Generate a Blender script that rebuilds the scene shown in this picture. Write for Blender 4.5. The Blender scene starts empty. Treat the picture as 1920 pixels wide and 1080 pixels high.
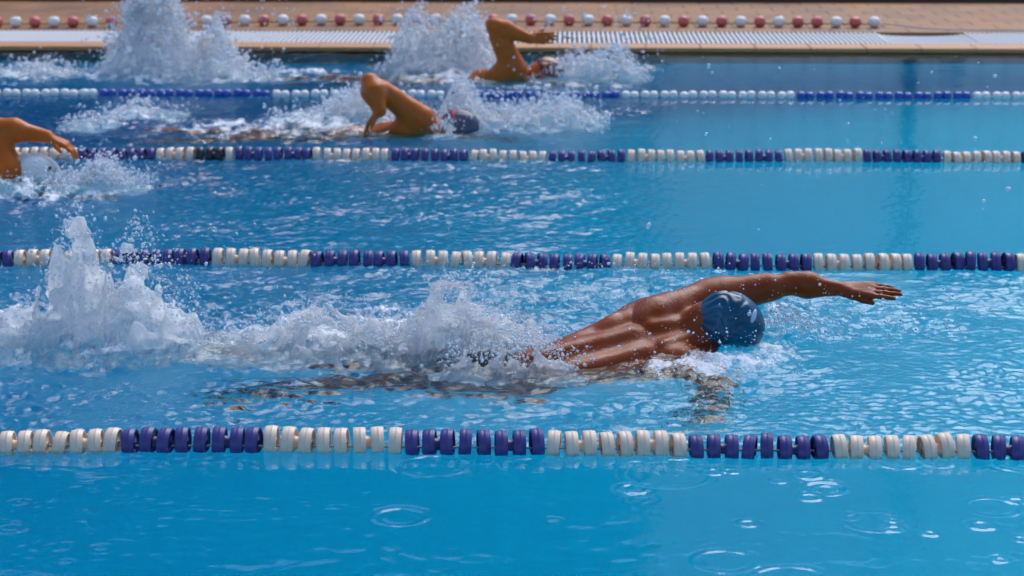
import bpy, math
import numpy as np
R = math.radians
rng = np.random.default_rng(7)
sc = bpy.context.scene

# ------------------------------------------------------------------ camera
H_CAM, PITCH, YAW, FPX = 1.74, 12.8, 1.4, 3964.0
cam_d = bpy.data.cameras.new('camera')
cam = bpy.data.objects.new('camera', cam_d)
sc.collection.objects.link(cam)
sc.camera = cam
cam.location = (0, 0, H_CAM)
cam.rotation_euler = (R(90 - PITCH), 0, R(YAW))
cam_d.sensor_width = 36.0
cam_d.lens = FPX / 1920 * 36
cam_d.clip_start = 0.05
cam_d.clip_end = 3000
cam_d.dof.use_dof = True
cam_d.dof.focus_distance = 6.3
cam_d.dof.aperture_fstop = 4.8

# ------------------------------------------------------------------ sky, sun, exposure
SUN_EL, SUN_AZ = 51.5, 21.0 # azimuth: degrees from +Y (away from the camera) towards +X
w = bpy.data.worlds.new('World')
sc.world = w
w.use_nodes = True
nt = w.node_tree
bg = nt.nodes['Background']
sky = nt.nodes.new('ShaderNodeTexSky')
sky.sky_type = 'NISHITA'
sky.sun_disc = False
sky.sun_elevation = R(SUN_EL)
sky.sun_rotation = R(SUN_AZ)
sky.air_density = 1.0
sky.dust_density = 0.5
sky.ozone_density = 6.0
nt.links.new(sky.outputs[0], bg.inputs[0])
bg.inputs[1].default_value = 0.125
sun_d = bpy.data.lights.new('sun', 'SUN')
sun_d.energy = 2.0
sun_d.angle = R(45)
sun_d.color = (1.0, 0.96, 0.91)
sun = bpy.data.objects.new('sun', sun_d)
sc.collection.objects.link(sun)
sun.rotation_euler = (R(90 - SUN_EL), 0, R(180 - SUN_AZ))
sc.view_settings.view_transform = 'Standard'
sc.view_settings.look = 'None'
sc.view_settings.gamma = 1.0
sc.view_settings.use_curve_mapping = False
sc.view_settings.exposure = 0.70
sc.cycles.max_bounces = 12
sc.cycles.transmission_bounces = 10
sc.cycles.transparent_max_bounces = 16
sc.cycles.diffuse_bounces = 6
sc.cycles.glossy_bounces = 4
sc.cycles.caustics_reflective = False
sc.cycles.caustics_refractive = True
sc.cycles.sample_clamp_indirect = 6.0
sc.cycles.use_denoising = True

# ------------------------------------------------------------------ helpers
import mathutils
CROT = np.array(mathutils.Euler(cam.rotation_euler).to_matrix())
CPOS = np.array([0, 0, H_CAM])

def ray(px, py):
    return CROT @ np.array([(px - 960) / FPX, (540 - py) / FPX, -1.0])
def on_z(px, py, z=0.0):
    d = ray(px, py)
    return CPOS + d * ((z - H_CAM) / d[2])
def at_y(px, py, y):
    d = ray(px, py)
    return CPOS + d * (y / d[1])
def project(p):
    q = (np.asarray(p, float) - CPOS) @ CROT
    return 960 + FPX * q[..., 0] / -q[..., 2], 540 - FPX * q[..., 1] / -q[..., 2]

def mesh_np(name, verts, faces, smooth=True):
    verts = np.ascontiguousarray(verts, dtype=np.float32)
    faces = np.ascontiguousarray(faces, dtype=np.int32)
    n, k = faces.shape
    me = bpy.data.meshes.new(name)
    me.vertices.add(len(verts))
    me.vertices.foreach_set('co', verts.ravel())
    me.loops.add(n * k)
    me.loops.foreach_set('vertex_index', faces.ravel())
    me.polygons.add(n)
    me.polygons.foreach_set('loop_start', np.arange(0, n * k, k, dtype=np.int32))
    me.polygons.foreach_set('loop_total', np.full(n, k, dtype=np.int32))
    me.polygons.foreach_set('use_smooth', np.full(n, smooth, dtype=bool))
    me.update(calc_edges=True)
    me.validate()
    return me

def link(name, me, mat=None, parent=None, loc=None, rot=None):
    o = bpy.data.objects.new(name, me)
    sc.collection.objects.link(o)
    if mat is not None and me is not None and len(me.materials) == 0:
        me.materials.append(mat)
    if parent is not None:
        o.parent = parent
    if loc is not None:
        o.location = loc
    if rot is not None:
        o.rotation_euler = rot
    return o

def tag(o, label=None, cat=None, group=None, kind=None):
    if label: o['label'] = label
    if cat: o['category'] = cat
    if group: o['group'] = group
    if kind: o['kind'] = kind
    return o

def box_mesh(name, lo, hi, bevel=0.0):
    lo, hi = np.array(lo, float), np.array(hi, float)
    c = np.array([[x, y, z] for z in (0, 1) for y in (0, 1) for x in (0, 1)], float)
    if bevel <= 0:
        v = lo + c * (hi - lo)
        f = [[0, 2, 3, 1], [4, 5, 7, 6], [0, 1, 5, 4], [2, 6, 7, 3], [0, 4, 6, 2], [1, 3, 7, 5]]
        return mesh_np(name, v, f, False)
    v = []
    for z, ins in ((lo[2], 0), (hi[2] - bevel, 0), (hi[2], bevel)):
        v += [[lo[0] + ins, lo[1] + ins, z], [hi[0] - ins, lo[1] + ins, z], [hi[0] - ins, hi[1] - ins, z], [lo[0] + ins, hi[1] - ins, z]]
    f = [[3, 2, 1, 0], [8, 9, 10, 11]]
    for s in (0, 4):
        for i in range(4):
            j = (i + 1) % 4
            f.append([s + i, s + j, s + 4 + j, s + 4 + i])
    return mesh_np(name, v, f, False)

def lathe_x(name, prof, seg=24):
    """prof: (x, r) pairs, revolved about the X axis; closed at the ends."""
    prof = np.array(prof, float)
    a = np.linspace(0, 2 * np.pi, seg, endpoint=False)
    n = len(prof)
    v = np.stack([np.repeat(prof[:, 0], seg), np.outer(prof[:, 1], np.cos(a)).ravel(), np.outer(prof[:, 1], np.sin(a)).ravel()], 1)
    f = []
    for i in range(n - 1):
        for j in range(seg):
            k = (j + 1) % seg
            f.append([i * seg + j, i * seg + k, (i + 1) * seg + k, (i + 1) * seg + j])
    return v, np.array(f)

def tube(pts, r, seg=6):
    pts = np.array(pts, float)
    v, f = [], []
    for i, p in enumerate(pts):
        t = pts[min(i + 1, len(pts) - 1)] - pts[max(i - 1, 0)]
        t /= np.linalg.norm(t)
        u = np.cross(t, [0, 0, 1.0])
        if np.linalg.norm(u) < 1e-3: u = np.cross(t, [0, 1.0, 0])
        u /= np.linalg.norm(u)
        b = np.cross(t, u)
        for k in range(seg):
            a = 2 * np.pi * k / seg
            v.append(p + r * (math.cos(a) * u + math.sin(a) * b))
    for i in range(len(pts) - 1):
        for k in range(seg):
            l = (k + 1) % seg
            f.append([i * seg + k, i * seg + l, (i + 1) * seg + l, (i + 1) * seg + k])
    return np.array(v), np.array(f)

def join_np(parts):
    vs, fs, o = [], [], 0
    for v, f in parts:
        vs.append(v); fs.append(np.asarray(f) + o); o += len(v)
    return np.concatenate(vs), np.concatenate(fs)

# value noise, 2-D and 3-D, in [-1, 1]
_L2 = rng.uniform(-1, 1, (256, 256)).astype(np.float32)
_L3 = rng.uniform(-1, 1, (64, 64, 64)).astype(np.float32)
def _s(t): return t * t * t * (t * (t * 6 - 15) + 10)
def vn2(x, y):
    xi, yi = np.floor(x), np.floor(y)
    u, v = _s((x - xi).astype(np.float32)), _s((y - yi).astype(np.float32))
    i, j = xi.astype(np.int64) & 255, yi.astype(np.int64) & 255
    i1, j1 = (i + 1) & 255, (j + 1) & 255
    return (_L2[i, j] * (1 - u) + _L2[i1, j] * u) * (1 - v) + (_L2[i, j1] * (1 - u) + _L2[i1, j1] * u) * v
def fbm2(x, y, o=4, g=0.5, lac=2.03):
    s, a = 0, 1.0
    for k in range(o):
        s = s + a * vn2(x * lac ** k + 17.3 * k, y * lac ** k + 9.1 * k)
        a *= g
    return s
def vn3(x, y, z):
    x, y, z = np.broadcast_arrays(x, y, z)
    xi, yi, zi = np.floor(x), np.floor(y), np.floor(z)
    u, v, q = _s((x - xi).astype(np.float32)), _s((y - yi).astype(np.float32)), _s((z - zi).astype(np.float32))
    i, j, k = (a.astype(np.int64) & 63 for a in (xi, yi, zi))
    i1, j1, k1 = (i + 1) & 63, (j + 1) & 63, (k + 1) & 63
    a = (_L3[i, j, k] * (1 - u) + _L3[i1, j, k] * u) * (1 - v) + (_L3[i, j1, k] * (1 - u) + _L3[i1, j1, k] * u) * v
    b = (_L3[i, j, k1] * (1 - u) + _L3[i1, j, k1] * u) * (1 - v) + (_L3[i, j1, k1] * (1 - u) + _L3[i1, j1, k1] * u) * v
    return a * (1 - q) + b * q
def sstep(a, b, x):
    t = np.clip((x - a) / (b - a), 0, 1)
    return t * t * (3 - 2 * t)

# ------------------------------------------------------------------ materials
def new_mat(name):
    m = bpy.data.materials.new(name)
    m.use_nodes = True
    n = m.node_tree
    return m, n, n.nodes['Principled BSDF'], n.links

def plain(name, col, rough=0.5, var=0.12, scale=30.0, bump=0.0, bscale=60.0, coat=0.0, sss=0.0, wet=0.0):
    m, n, b, l = new_mat(name)
    tc = n.nodes.new('ShaderNodeTexCoord')
    nz = n.nodes.new('ShaderNodeTexNoise')
    nz.inputs['Scale'].default_value = scale
    nz.inputs['Detail'].default_value = 5
    l.new(tc.outputs['Object'], nz.inputs['Vector'])
    mx = n.nodes.new('ShaderNodeMix'); mx.data_type = 'RGBA'
    l.new(nz.outputs[0], mx.inputs['Factor'])
    mx.inputs['A'].default_value = (*[c * (1 - var) for c in col], 1)
    mx.inputs['B'].default_value = (*[min(1, c * (1 + var)) for c in col], 1)
    l.new(mx.outputs['Result'], b.inputs['Base Color'])
    b.inputs['Roughness'].default_value = rough
    b.inputs['Coat Weight'].default_value = coat
    b.inputs['Coat Roughness'].default_value = 0.08
    if sss:
        b.inputs['Subsurface Weight'].default_value = sss
        b.inputs['Subsurface Radius'].default_value = (0.02, 0.012, 0.008)
        b.inputs['Subsurface Scale'].default_value = 0.5
    if bump:
        nb = n.nodes.new('ShaderNodeTexNoise'); nb.inputs['Scale'].default_value = bscale; nb.inputs['Detail'].default_value = 4
        l.new(tc.outputs['Object'], nb.inputs['Vector'])
        bp = n.nodes.new('ShaderNodeBump'); bp.inputs['Strength'].default_value = bump; bp.inputs['Distance'].default_value = 0.004
        l.new(nb.outputs[0], bp.inputs['Height']); l.new(bp.outputs[0], b.inputs['Normal'])
    return m
# ------------------------------------------------------------------ layout taken from the photograph's lines
ROPE_Y = [on_z(960, py)[1] for py in (842, 496, 298, 181)]
EDGE_Y = ROPE_Y[3] + 2.46
DECK_Z = 0.035
GRATE_Y0 = at_y(960, 79, 16)[1]
GRATE_Y0, GRATE_Y1 = on_z(960, 80, DECK_Z)[1], on_z(960, 59, DECK_Z)[1]
WALL_Y = on_z(960, 3, DECK_Z)[1]
POOL_X0, POOL_X1, POOL_Y0 = -13.0, 12.0, 0.75
print('ropes', ROPE_Y, 'edge', EDGE_Y, 'grate', GRATE_Y0, GRATE_Y1, 'wall', WALL_Y)

# ---------------- pool basin (pale blue tiles; the deep end lies to the left)
def basin_material():
    m, n, b, l = new_mat('basin_tiles')
    tc = n.nodes.new('ShaderNodeTexCoord')
    br = n.nodes.new('ShaderNodeTexBrick')
    br.inputs['Scale'].default_value = 1.0
    br.inputs['Brick Width'].default_value = 0.25; br.inputs['Row Height'].default_value = 0.25
    br.inputs['Mortar Size'].default_value = 0.004; br.offset = 0.0
    br.inputs['Color1'].default_value = (0.08, 0.88, 0.95, 1)
    br.inputs['Color2'].default_value = (0.07, 0.86, 0.94, 1)
    br.inputs['Mortar'].default_value = (0.07, 0.80, 0.88, 1)
    l.new(tc.outputs['Object'], br.inputs['Vector'])
    l.new(br.outputs[0], b.inputs['Base Color'])
    b.inputs['Roughness'].default_value = 0.4
    return m
M_BASIN = basin_material()
fx = np.linspace(POOL_X0, POOL_X1, 90)
fz = -1.4 - 1.25 * (1 - sstep(-4.0, 3.6, fx))
v, f = [], []
for x, z in zip(fx, fz):
    v += [[x, POOL_Y0 + .001, z], [x, EDGE_Y - .001, z]]
for i in range(len(fx) - 1):
    f.append([2 * i, 2 * i + 2, 2 * i + 3, 2 * i + 1])
o = link('pool_floor', mesh_np('pool_floor', v, f, True), M_BASIN)
tag(o, 'pale blue tiled floor of the swimming pool sloping to the deep end', kind='structure')
def slab(name, lo, hi, mat, label, bevel=0.0):
    o = link(name, box_mesh(name, lo, hi, bevel), mat)
    return tag(o, label, kind='structure')
slab('pool_wall_far', (POOL_X0 - .3, EDGE_Y, -3.9), (POOL_X1 + .3, EDGE_Y + .3, 0.0), M_BASIN, 'pale blue tiled side wall of the pool below the far deck')
slab('pool_wall_near', (POOL_X0 - .3, POOL_Y0 - .3, -3.9), (POOL_X1 + .3, POOL_Y0, 0.0), M_BASIN, 'pale blue tiled side wall of the pool on the near side')
slab('pool_wall_left', (POOL_X0 - .3, POOL_Y0, -3.9), (POOL_X0, EDGE_Y, 0.0), M_BASIN, 'pale blue tiled end wall of the pool at the deep end')
slab('pool_wall_right', (POOL_X1, POOL_Y0, -3.9), (POOL_X1 + .3, EDGE_Y, 0.0), M_BASIN, 'pale blue tiled end wall of the pool at the shallow end')

# ---------------- far deck: base, coping pieces, grate channel, tiles
M_DECK = plain('terracotta_grout', (0.17, 0.085, 0.04), 0.75, 0.15, 3.0)
def deck_tile_material():
    m, n, b, l = new_mat('terracotta_tile')
    tc = n.nodes.new('ShaderNodeTexCoord'); oi = n.nodes.new('ShaderNodeObjectInfo')
    geo = n.nodes.new('ShaderNodeNewGeometry')
    nz = n.nodes.new('ShaderNodeTexNoise'); nz.inputs['Scale'].default_value = 1.3; nz.inputs['Detail'].default_value = 5
    l.new(geo.outputs['Position'], nz.inputs['Vector'])
    mx = n.nodes.new('ShaderNodeMix'); mx.data_type = 'RGBA'
    mx.inputs['A'].default_value = (0.15, 0.052, 0.010, 1); mx.inputs['B'].default_value = (0.31, 0.112, 0.020, 1)
    ad = n.nodes.new('ShaderNodeMath'); ad.operation = 'MULTIPLY_ADD'
    l.new(oi.outputs['Random'], ad.inputs[0]); ad.inputs[1].default_value = 0.22; l.new(nz.outputs[0], ad.inputs[2])
    sb = n.nodes.new('ShaderNodeMath'); sb.operation = 'SUBTRACT'; l.new(ad.outputs[0], sb.inputs[0]); sb.inputs[1].default_value = 0.1
    mc = n.nodes.new('ShaderNodeMapRange'); mc.inputs['From Min'].default_value = .3; mc.inputs['From Max'].default_value = .7
    l.new(sb.outputs[0], mc.inputs['Value']); l.new(mc.outputs[0], mx.inputs['Factor'])
    l.new(mx.outputs['Result'], b.inputs['Base Color'])
    rr = n.nodes.new('ShaderNodeMapRange'); rr.inputs['To Min'].default_value = 0.35; rr.inputs['To Max'].default_value = 0.75
    l.new(nz.outputs[0], rr.inputs['Value']); l.new(rr.outputs[0], b.inputs['Roughness'])
    return m
M_TILE = deck_tile_material()
M_COPE = plain('orange_coping', (0.48, 0.21, 0.07), 0.5, 0.14, 6.0)
deck = link('deck', box_mesh('deck', (POOL_X0 - 20, GRATE_Y1 + .004, -0.5), (POOL_X1 + 20, WALL_Y + 60, DECK_Z - 0.006)), M_DECK)
tag(deck, 'terracotta tiled deck along the far side of the pool', kind='structure')
TS = 0.3
rows = int(round((WALL_Y - GRATE_Y1) / TS)); th = (WALL_Y - GRATE_Y1) / rows
xs = np.arange(-5.4, 4.5, TS)
tm = box_mesh('tile', (.002, .002, -.02), (TS - .002, th - .002, .006), 0.0015); tm.materials.append(M_TILE)
for r in range(rows):
    for x in xs:
        link('tile', tm, None, deck, (x + (0.5 * TS if r % 2 else 0), GRATE_Y1 + .006 + r * th, DECK_Z - .006 + rng.uniform(-.0006, .0006)))
cope = link('coping', box_mesh('coping', (POOL_X0 - 20, EDGE_Y, -.35), (POOL_X1 + 20, GRATE_Y0 - .002, DECK_Z - .008)), M_DECK)
tag(cope, 'orange tiled coping along the far edge of the pool', kind='structure')
cm = box_mesh('tile', (.002, 0, -.022), (.4 - .002, GRATE_Y0 - EDGE_Y + .03, .008), 0.004); cm.materials.append(M_COPE)
for x in np.arange(-5.4, 4.5, .4):
    link('tile', cm, None, cope, (x, EDGE_Y - .035, DECK_Z - .008 + rng.uniform(-.0006, .0006)))
slab('grate_channel', (POOL_X0 - 20, GRATE_Y0 - .3, -.5), (POOL_X1 + 20, GRATE_Y1 + .3, -.12), plain('channel_concrete', (0.10, 0.06, 0.035), 0.8), 'dark drain channel under the white overflow grate')

# overflow grate: white slats across the channel
M_GRATE = plain('white_grate_plastic', (0.66, 0.65, 0.66), 0.45, 0.1, 12)
gw = GRATE_Y1 - GRATE_Y0
PITCH_G = 0.037
sm = box_mesh('slat', (-.0105, .006, -.022), (.0105, gw - .006, 0.0), .0025); sm.materials.append(M_GRATE)
grate = link('overflow_grate', None, None, None, (0, GRATE_Y0, DECK_Z))
tag(grate, 'white slatted overflow grate along the far pool edge', 'grate')
sag0, sag1 = on_z(1650, 66, DECK_Z)[0], on_z(1812, 66, DECK_Z)[0]
x = -4.95
while x < 4.6:
    o = link('slat', sm, None, grate, (x, 0, 0))
    if sag0 < x < sag1 + .15:      # a run of slats that has dropped at its back edge
        k = math.sin(math.pi * min(1, max(0, (x - sag0) / (sag1 - sag0)))) ** 0.35
        o.rotation_euler = (-0.03 * k, 0, 0); o.location.z = -.004 * k
    x += PITCH_G
for yy in (.05, gw - .05):
    tb, tf = tube([[-5, yy, -.03], [4.65, yy, -.03]], .008)
    link('crossbar', mesh_np('crossbar', tb, tf), M_GRATE, grate)

# near deck and ground out to the horizon
M_GROUND = plain('ground_paving', (0.34, 0.26, 0.2), 0.8, 0.2, 1.0)
slab('near_deck', (POOL_X0 - 20, -25, -.5), (POOL_X1 + 20, POOL_Y0 - .004, DECK_Z), M_GROUND, 'paved deck on the near side of the pool')
slab('deck_left', (POOL_X0 - 20, POOL_Y0, -.5), (POOL_X0 - .004, EDGE_Y - .004, DECK_Z), M_GROUND, 'paved deck beyond the deep end of the pool')
slab('deck_right', (POOL_X1 + .004, POOL_Y0, -.5), (POOL_X1 + 20, EDGE_Y - .004, DECK_Z), M_GROUND, 'paved deck beyond the shallow end of the pool')
slab('ground', (-1500, -1500, -4.2), (1500, 1500, -4.0), M_GROUND, 'level ground reaching to the horizon')

# ---------------- dark kerb at the back of the deck
kerb = link('deck_kerb', box_mesh('deck_kerb', (-16, WALL_Y, DECK_Z - .01), (16, WALL_Y + .35, DECK_Z + .16), .01), plain('dark_kerb', (0.06, 0.03, 0.022), 0.7))
tag(kerb, 'low dark kerb at the back of the deck', kind='structure')

# ---------------- building beyond the deck, seen only in the water's reflection
BLD_Y, BH = 45.0, 17.5
bld = link('building', None, None, None, (0, BLD_Y, 0))
tag(bld, 'tall panelled building beyond the deck, mirrored in the calm water', 'building')
M_PANEL_P = plain('pale_panels', (0.72, 0.80, 0.80), 0.6, 0.06, .3)
M_PANEL_M = plain('mid_blue_panels', (0.03, 0.32, 0.42), 0.6, 0.15, .3)
M_PANEL_D = plain('dark_blue_panels', (0.012, 0.20, 0.31), 0.6, 0.15, .3)
M_PIPE = plain('blue_pipe_paint', (0.03, 0.14, 0.22), 0.4)
link('wall', box_mesh('wall', (-32, .08, -4.0), (32, 10, BH)), plain('wall_render', (0.15, 0.2, 0.24), 0.8), bld)
bw = at_y(1047, 3, BLD_Y)[0] - at_y(1000, 3, BLD_Y)[0]
x_mid, x_pale = at_y(690, 3, BLD_Y)[0], at_y(1230, 3, BLD_Y)[0]
for mat, x0, x1 in ((M_PANEL_P, x_pale, x_pale + bw * 22), (M_PANEL_M, x_mid, x_pale - .01), (M_PANEL_D, x_mid - bw * 22 - .01, x_mid - .01)):
    for z0, z1 in ((-.5, 4.99), (5.01, 6.89), (6.91, BH)):
        bm_ = box_mesh('panel', (.012, 0.02, z0), (bw - .012, .06, z1)); bm_.materials.append(mat)
        xx = x0
        while xx + bw <= x1 + .01:
            link('panel', bm_, None, bld, (xx, rng.uniform(-.006, .006), 0))
            xx += bw
px_ = at_y(1710, 3, BLD_Y)[0]
tv, tf = tube([[px_, -.14, -4], [px_, -.14, 6], [px_, -.14, BH]], .13, 12)
link('drainpipe', mesh_np('drainpipe', tv, tf), M_PIPE, bld)
wx = at_y(1790, 3, BLD_Y)[0]
link('window', box_mesh('window', (wx - .27, -.01, 3.2), (wx + .27, .019, 3.75)), M_PIPE, bld)

# ---------------- lane ropes
M_CREAM = plain('cream_float_plastic', (0.80, 0.60, 0.44), 0.42, 0.08, 25, sss=0.15)
M_PURPLE = plain('violet_float_plastic', (0.048, 0.036, 0.18), 0.42, 0.15, 25)
M_WHITE = plain('white_float_plastic', (0.80, 0.76, 0.70), 0.42, 0.05, 25, sss=0.1)
M_BLUE = plain('blue_float_plastic', (0.018, 0.07, 0.36), 0.35, 0.15, 25)
M_BLACK = plain('black_float_plastic', (0.012, 0.01, 0.014), 0.35)
M_WIRE = plain('rope_wire', (0.35, 0.36, 0.38), 0.5)
DISC = [(-.0145, .010), (-.0115, .012), (-.0105, .036), (-.0165, .0390), (-.0174, .0430), (-.0160, .0452), (-.004, .0464), (.0030, .0466), (.0036, .0474), (.0046, .0474), (.0052, .0464),
        (.0160, .0452), (.0174, .0430), (.0165, .0390), (.0105, .036), (.0115, .012), (.0145, .010)]
BEAD = [(-.0265, .006), (-.0255, .016), (-.021, .0245), (-.013, .0285), (0, .0295), (.013, .0285), (.021, .0245), (.0255, .016), (.0265, .006)]
def disc_meshes(mat, nm):
    a = lathe_x('d', DISC, 20)
    single = mesh_np(nm + '_float', *a)
    v1, f1 = a; v2 = v1.copy(); v3 = v1.copy()
    v2[:, 0] -= .025; v3[:, 0] += .025
    hub = lathe_x('h', [(-.018, .012), (-.017, .024), (-.008, .021), (0, .019), (.008, .021), (.017, .024), (.018, .012)], 16)
    spool = mesh_np(nm + '_spool', *join_np([(v2, f1), (v3, f1), hub]))
    for m_ in (single, spool): m_.materials.append(mat)
    return single, spool
FM = {'c': disc_meshes(M_CREAM, 'cream'), 'p': disc_meshes(M_PURPLE, 'violet'), 'k': disc_meshes(M_BLACK, 'black')}
FP = 0.05
def sway(y0, amp, ph):
    return lambda x: (y0 + amp * math.sin(1.1 * x + ph) * 0.6 + amp * .4 * math.sin(2.7 * x + 2 * ph), 0)
def disc_rope(idx, px_start, py, first, x_lo, x_hi, label, zoff=0.005):
    y0 = ROPE_Y[idx]
    FP = (.0492, .0488, .0498)[idx]
    x0 = at_y(px_start, py, y0)[0]
    root = tag(link('lane_rope', None, None, None, (x0, y0, 0)), label, 'lane rope', 'floating lane ropes')
    sw = sway(0, .010, idx * 1.7)
    wob = np.random.default_rng(40 + idx)
    n0 = int(math.floor((x_lo - x0) / (8 * FP))); n1 = int(math.ceil((x_hi - x0) / (8 * FP)))
    for blk in range(n0, n1):
        colr = first if blk % 2 == 0 else ('p' if first == 'c' else 'c')
        for pos, sp in ((0, 0), (1.5, 1), (3, 0), (4, 0), (5.5, 1), (7, 0)):
            xx = (blk * 8 + .5 + pos) * FP
            if not (x_lo < x0 + xx < x_hi): continue
            key = colr
            if idx == 2 and abs(project(np.array([x0 + xx, y0, 0]))[0] - 387) < 20: key = 'k'
            o = link('float', FM[key][sp], None, root, (xx + wob.normal(0, .0012), sw(xx)[0] + wob.normal(0, .0012), zoff + .005 * math.sin(2.3 * xx + idx) + .003 * math.sin(6.1 * xx + 2 * idx) + wob.normal(0, .0022)),
                     (wob.uniform(0, 6.28), wob.normal(0, .045), wob.normal(0, .065)))
    pts = [[xx, sw(xx)[0], zoff - .004] for xx in np.arange(x_lo - x0, x_hi - x0, .1)]
    link('wire', mesh_np('wire', *tube(pts, .0035)), M_WIRE, root)
    return root
def xr(py, m=.35): return on_z(0, py)[0] - m, on_z(1920, py)[0] + m
disc_rope(0, 230, 846, 'p', *xr(846), 'nearest lane rope of violet and cream disc floats across the foreground')
disc_rope(1, 398, 496, 'c', *xr(496), 'lane rope of violet and cream discs just behind the blue-capped swimmer')
disc_rope(2, 586, 298, 'c', *xr(298), 'lane rope of violet and cream discs with two black floats among them')
# fourth rope: paired round beads
y0 = ROPE_Y[3]; x0 = at_y(1163, 181, y0)[0]
root = tag(link('lane_rope', None, None, None, (x0, y0, 0)), 'farthest lane rope with round paired white and blue beads', 'lane rope', 'floating lane ropes')
bw_, bb_ = mesh_np('white_bead', *lathe_x('b', BEAD, 16)), mesh_np('blue_bead', *lathe_x('b', BEAD, 16))
bw_.materials.append(M_WHITE); bb_.materials.append(M_BLUE)
xl, xh = xr(181, .3)
BP = (at_y(1492, 181, y0)[0] - x0) / 18
for i in range(int((xl - x0) / BP), int((xh - x0) / BP) + 1):
    o = link('float', bw_ if (i // 18) % 2 == 0 else bb_, None, root,
             ((i + .5 + (.06 if i % 2 == 0 else -.06)) * BP, .008 * math.sin(i * .2), .008 + rng.normal(0, .002)), (rng.uniform(0, 6), rng.normal(0, .04), rng.normal(0, .05)))
link('wire', mesh_np('wire', *tube([[xx, 0, .006] for xx in np.arange(xl - x0, xh - x0, .2)], .0035)), M_WIRE, root)

# ---------------- float line lying on the deck
M_PINK = plain('faded_red_float', (0.62, 0.13, 0.11), 0.4, 0.12, 20)
M_CORD = plain('yellow_cord', (0.45, 0.30, 0.05), 0.7)
M_TWINE = plain('white_twine', (0.6, 0.56, 0.55), 0.7)
BALL = [(-.044, .010), (-.043, .022), (-.036, .035), (-.02, .042), (0, .0435), (.02, .042), (.036, .035), (.043, .022), (.044, .010)]
fr, fw = mesh_np('red_ball', *lathe_x('b', BALL, 16)), mesh_np('white_ball', *lathe_x('b', BALL, 16))
fr.materials.append(M_PINK); fw.materials.append(M_WHITE)
def deck_pt(px):
    py = 52.5 - 6.0 * math.exp(-((px - 800) / 520.0) ** 2)
    return on_z(px, py, DECK_Z)
p_end = deck_pt(1639)
fl = tag(link('float_line', None, None, None, tuple(p_end)), 'rope of faded red and white floats lying on the terracotta deck', 'float line')
cord = []
for i in range(0, 50):
    px = 1639 - 35.75 * i
    p = deck_pt(px); q = deck_pt(px - 5)
    red = (i in (1, 3)) or (i >= 4 and i % 2 == 0)
    if i == 2: red = False
    o = link('float', fr if red else fw, None, fl, tuple(p - p_end + np.array([0, 0, .0435])), (rng.uniform(0, 6), rng.normal(0, .08), math.atan2(p[1] - q[1], p[0] - q[0]) + rng.normal(0, .1)))
    cord.append(p - p_end + np.array([0, 0, .040]))
    m_ = (deck_pt(px - 17.9) - p_end); m_[2] += .028
    cord.append(m_)
link('cord', mesh_np('cord', *tube(cord, .008)), M_CORD, fl)
tw = [p_end * 0 + [0.03, 0, .04]]
for px, py in ((1660, 46), (1690, 49), (1730, 54), (1790, 57), (1850, 58), (1930, 58), (1990, 57)):
    tw.append(on_z(px, py, DECK_Z) - p_end + [0, 0, .006])
link('trailing_twine', mesh_np('trailing_twine', *tube(tw, .005)), M_TWINE, fl)
# ------------------------------------------------------------------ water surface
wr = np.random.default_rng(11)
def spectrum(n, lmin, lmax, slope, spread=1.0):
    lam = np.exp(wr.uniform(math.log(lmin), math.log(lmax), n))
    th = wr.normal(np.pi / 2, spread, n)
    ph = wr.uniform(0, 2 * np.pi, n)
    amp = slope * lam / (2 * np.pi) * math.sqrt(2.0 / n)
    return lam, th, ph, amp
SP_SWELL = spectrum(16, .30, 1.1, .05, 0.9)
SP_CHOP = spectrum(44, .045, .20, .21, 0.8)
SP_FINE = spectrum(40, .026, .060, .22, 0.8)
SP_CALM = spectrum(14, .10, .8, .012, 0.6)
def wave(sp, X, Y):
    h = np.zeros_like(X)
    for lam, th, ph, a in zip(*sp):
        k = 2 * np.pi / lam
        h += a * np.sin(k * (X * math.cos(th) + Y * math.sin(th)) + ph)
    return h
RINGS = [(750, 968, 50, 1.0), (812, 873, 66, .9), (1547, 915, 40, 1.0), (1547, 917, 22, .9), (1518, 932, 20, 1), (1187, 917, 26, 1), (1205, 936, 18, .9), (1205, 936, 9, .8), (1402, 981, 17, .9),
         (1640, 978, 58, .55), (1590, 968, 19, .9), (1590, 968, 9, .8), (1674, 974, 11, .8), (1676, 992, 16, .8), (1743, 1000, 13, .9), (1840, 985, 22, .8), (1876, 1050, 12, .9),
         (1336, 884, 18, .8), (1372, 882, 15, .8), (1250, 890, 82, .4), (1460, 901, 13, .8), (1516, 890, 24, .9), (1360, 1052, 60, .5), (1485, 1090, 80, .55), (1862, 952, 52, .5),
         (1685, 866, 42, .8), (1760, 868, 26, .8), (1910, 870, 46, .8), (20, 990, 28, .8), (190, 1027, 7, .7), (35, 942, 9, .7), (1036, 975, 5, .8), (120, 1055, 5, .7), (1905, 940, 16, .8), (1915, 1010, 16, .8)]
RW = []
for px, py, rp, s in RINGS:
    c = on_z(px, py); e = on_z(px + rp, py)
    RW.append((c[0], c[1], abs(e[0] - c[0]), s))
def px_of(X, Y):
    return project(np.stack([X, Y, np.zeros_like(X)], -1))

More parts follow.
